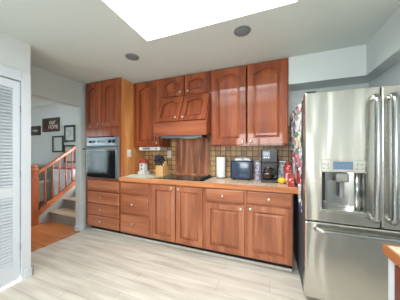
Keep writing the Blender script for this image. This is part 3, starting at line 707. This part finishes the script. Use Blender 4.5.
hole = (.407, .700, .835, 1.145)
dl = fdoor('door', GX0, GXM - .003, .722, GT, hole)
dr = fdoor('door', GXM + .003, GX1, .722, GT)
fz = fdoor('freezer_drawer', GX0, GX1, .06, .714)
def handle(p0, p1, out, parent, rad=.023, nm='handle'):
    p0, p1, out = Vector(p0), Vector(p1), Vector(out); d = (p1 - p0).normalized(); b = .05
    pts = [p0 + out * .0]
    for i in range(7): a = math.pi / 2 * i / 6; pts.append(p0 + out * (1 - b / out.length) + out.normalized() * b * math.sin(a) + d * b * (1 - math.cos(a)))
    for i in range(7): a = math.pi / 2 * (1 - i / 6); pts.append(p1 + out * (1 - b / out.length) + out.normalized() * b * math.sin(a) - d * b * (1 - math.cos(a)))
    pts.append(p1)
    MB().tube(pts, rad, 16).build(nm, 'chrome', parent, off=L)
handle((GXM - .050, GF - .001, .79), (GXM - .050, GF - .001, 1.73), (0, -.072, 0), dl)
handle((GXM + .050, GF - .001, .79), (GXM + .050, GF - .001, 1.73), (0, -.072, 0), dr)
handle((.360, GF - .001, .664), (1.25, GF - .001, .664), (0, -.065, 0), fz, .018)
# ice and water dispenser
ds = MB(); ds.box(.396, .711, GF - .012, GF - .0005, 1.152, 1.245); dsp = ds.build('control_panel', 'steel', dl, off=L, bevel=.003)
box(.485, .618, GF - .0145, GF - .0125, 1.168, 1.232).build('display', 'glow_blue', dl, off=L)
b = MB()
for x in (.418, .448, .642, .672):
    for z in (1.178, 1.212): b.lathe([(.008, 0), (.008, -.003), (.001, -.003)], (x, GF - .0125, z), 'y', 10)
b.build('buttons', 'chrome', dl, off=L)
m = MB()
for i in range(3): m.box(.510 + i * .034, .524 + i * .034, GF - .0152, GF - .0146, 1.198, 1.202)
m.build('display_marks', 'grey', dl, off=L)
ar = [(.408 + .291 * i / 16, GF + .012 + .060 * math.sin(math.pi * i / 16) ** .6) for i in range(17)]
MB().prism(ar + [(.699, GF + .078), (.408, GF + .078)], 'z', .836, 1.144).build('recess_back', 'recess', dl, off=L)
box(.416, .436, GF + .004, GF + .02, .90, 1.140).build('recess_dark_strip', 'black', dl, off=L, bevel=.006)  # black strip along the left edge of the recess
box(.52, .60, GF + .005, GF + .055, 1.06, 1.140).build('water_nozzle', 'chrome', dl, off=L, bevel=.012)
box(.545, .575, GF + .03, GF + .05, .93, 1.06).build('paddle', 'grey', dl, off=L, bevel=.006)
MB().tube([(.655, GF + .02, .842), (.655, GF + .02, 1.14)], .016, 14).build('chrome_column', 'chrome', dl, off=L)
MB().box(.396, .711, GF - .034, GF + .06, .812, .840).build('drip_tray', 'steel', dl, off=L, bevel=.004)
box(.398, .4065, GF - .012, GF - .0005, .842, 1.152).build('dispenser_trim', 'steel', dl, off=L) ; box(.7005, .711, GF - .012, GF - .0005, .842, 1.152).build('dispenser_trim', 'steel', dl, off=L)
for z in (GT,):
    MB().box(GX0 + .01, GX0 + .09, GF + .03, GF + .16, z, z + .018).box(GX1 - .09, GX1 - .01, GF + .03, GF + .16, z, z + .018).build('hinge_cover', 'black', fg, off=L, bevel=.004)

# photos, notes and magnets on the side of the refrigerator
PAL = {'white': (232, 232, 230), 'red': (200, 44, 52), 'teal': (92, 160, 160), 'blue': (80, 108, 160), 'pink': (220, 132, 150), 'black': (36, 34, 38), 'purple': (116, 92, 140), 'cream': (226, 208, 180), 'grey': (150, 156, 164), 'green': (96, 140, 90), 'orange': (214, 130, 70), 'brown': (130, 84, 64)}
def mm(c):
    k = 'mag_' + c
    if k not in M:
        a = PAL[c]; b_ = list(PAL.values())[(len(M) * 5) % 12]; M[k] = blotch(k, [(240, 240, 238), a, (236, 236, 234), b_, (224, 222, 220), a, tuple(int(v * .7) for v in a)], 26)
    return M[k]
GS = GX0 + .003
rows = [  # y, z, dy, dz, colour, what
    (2.58, 1.70, .13, .10, 'black', 'photo'), (2.42, 1.72, .12, .10, 'purple', 'photo'), (2.26, 1.72, .13, .09, 'brown', 'photo'), (2.09, 1.73, .12, .08, 'grey', 'note'),
    (2.57, 1.57, .13, .12, 'orange', 'photo'), (2.41, 1.58, .14, .14, 'white', 'note'), (2.24, 1.58, .14, .15, 'blue', 'photo'), (2.06, 1.60, .13, .14, 'white', 'photo'),
    (2.56, 1.42, .14, .13, 'white', 'card'), (2.40, 1.41, .12, .15, 'teal', 'photo'), (2.23, 1.40, .15, .16, 'teal', 'note'), (2.05, 1.43, .14, .13, 'cream', 'card'),
    (2.57, 1.26, .12, .12, 'teal', 'card'), (2.41, 1.24, .14, .13, 'red', 'magnet'), (2.24, 1.22, .13, .15, 'grey', 'photo'), (2.06, 1.26, .13, .16, 'pink', 'photo'),
    (2.56, 1.10, .13, .13, 'grey', 'card'), (2.40, 1.08, .14, .14, 'white', 'photo'), (2.24, 1.05, .13, .14, 'white', 'calendar'), (2.06, 1.08, .14, .14, 'red', 'card'),
    (2.05, .92, .13, .14, 'white', 'card'), (2.06, .78, .11, .10, 'blue', 'note'),
]
rown = {0: 'in the top row', 1: 'in the second row', 2: 'in the third row', 3: 'in the fourth row', 4: 'level with the jars', 5: 'at worktop height'}
for i, (y, z, dy, dz, c_, what) in enumerate(rows):
    ri = min(i // 4, 5); rw = random.uniform(-.06, .06)
    r = root({'magnet': 'fridge_magnet', 'photo': 'pinned_photo', 'note': 'paper_note', 'card': 'greeting_card', 'calendar': 'small_calendar'}[what],
             '%s-toned %s %s on the side of the refrigerator' % (c_, what, rown[ri] if i < 21 else 'lowest'), what, (GS, y, z), 'photos and notes on the refrigerator side')
    t_ = .012 if what == 'magnet' else .003
    dy += .03; dz += .03; o_ = .0045 * (i % 3)
    cv = [(-.0006 - o_ - (.004 if z < 1.0 else .018 if z < 1.12 else .034 if what != 'magnet' else .02) * (j / 8) ** 1.4, -dy / 2 + dy * j / 8) for j in range(9)]   # sheet curls off the metal at its far edge
    MB().prism(cv + [(a - t_, b) for a, b in cv[::-1]], 'z', -dz / 2, dz / 2).build('sheet', mm(c_), r, rot=(rw, 0, 0))
    MB().lathe([(.016, -t_), (.016, -t_ - .012), (.002, -t_ - .014)], (-o_ - .006, -dy * .22, dz * .36), 'x', 10).build('round_magnet', mm(['red', 'black', 'white', 'blue'][i % 4]), r, rot=(rw, 0, 0))

# ------------------------------------------------------------------ island at the right edge
il = root('kitchen_island', 'white kitchen island with an oak-edged beige top, at the right edge', 'island', (.85, .5, 0)); L = il.location
IX, IY = .455, 1.02
box(IX + .012, 1.339, -.3, IY - .012, .895, .912).build('top', 'granite', il, off=L)
m = MB(); m.box(IX, IX + .012, -.3, IY, .872, .914); m.box(IX + .012, 1.339, IY - .012, IY, .872, .914); m.build('edge_trim', 'island_edge', il, off=L, bevel=.003)
box(IX + .012, 1.339, -.3, IY - .012, .872, .895).build('top_core', 'island_edge', il, off=L)
box(IX + .012, 1.339, -.28, IY - .014, 0, .872).build('body', 'trim', il, off=L, bevel=.003)
M['darkred'] = wood('dark_cherry', (70, 26, 24), (96, 40, 36), (120, 56, 48), 'z')
box(IX + .004, IX + .0118, -.26, IY - .075, .1, .865).build('side_panel', 'darkred', il, off=L)

# ------------------------------------------------------------------ recessed ceiling lights (switched off)
for label, x, y in (('recessed ceiling light, left of the skylight corner near the tall cabinet', -1.54, 1.747), ('recessed ceiling light, the one nearer the refrigerator', -.243, 1.745)):
    r = root('recessed_light', label, 'ceiling light', (x, y, CEIL), 'unlit recessed ceiling lights')
    MB().lathe([(.058, -.002), (.060, -.006), (.078, -.006), (.080, -.0005), (.058, -.0005)], (0, 0, 0), n=32).build('trim_ring', 'lampring', r)
    MB().lathe([(.0575, -.0008), (.0575, -.004), (.03, -.005), (.002, -.005)], (0, 0, 0), n=28).build('lens', 'lens', r)
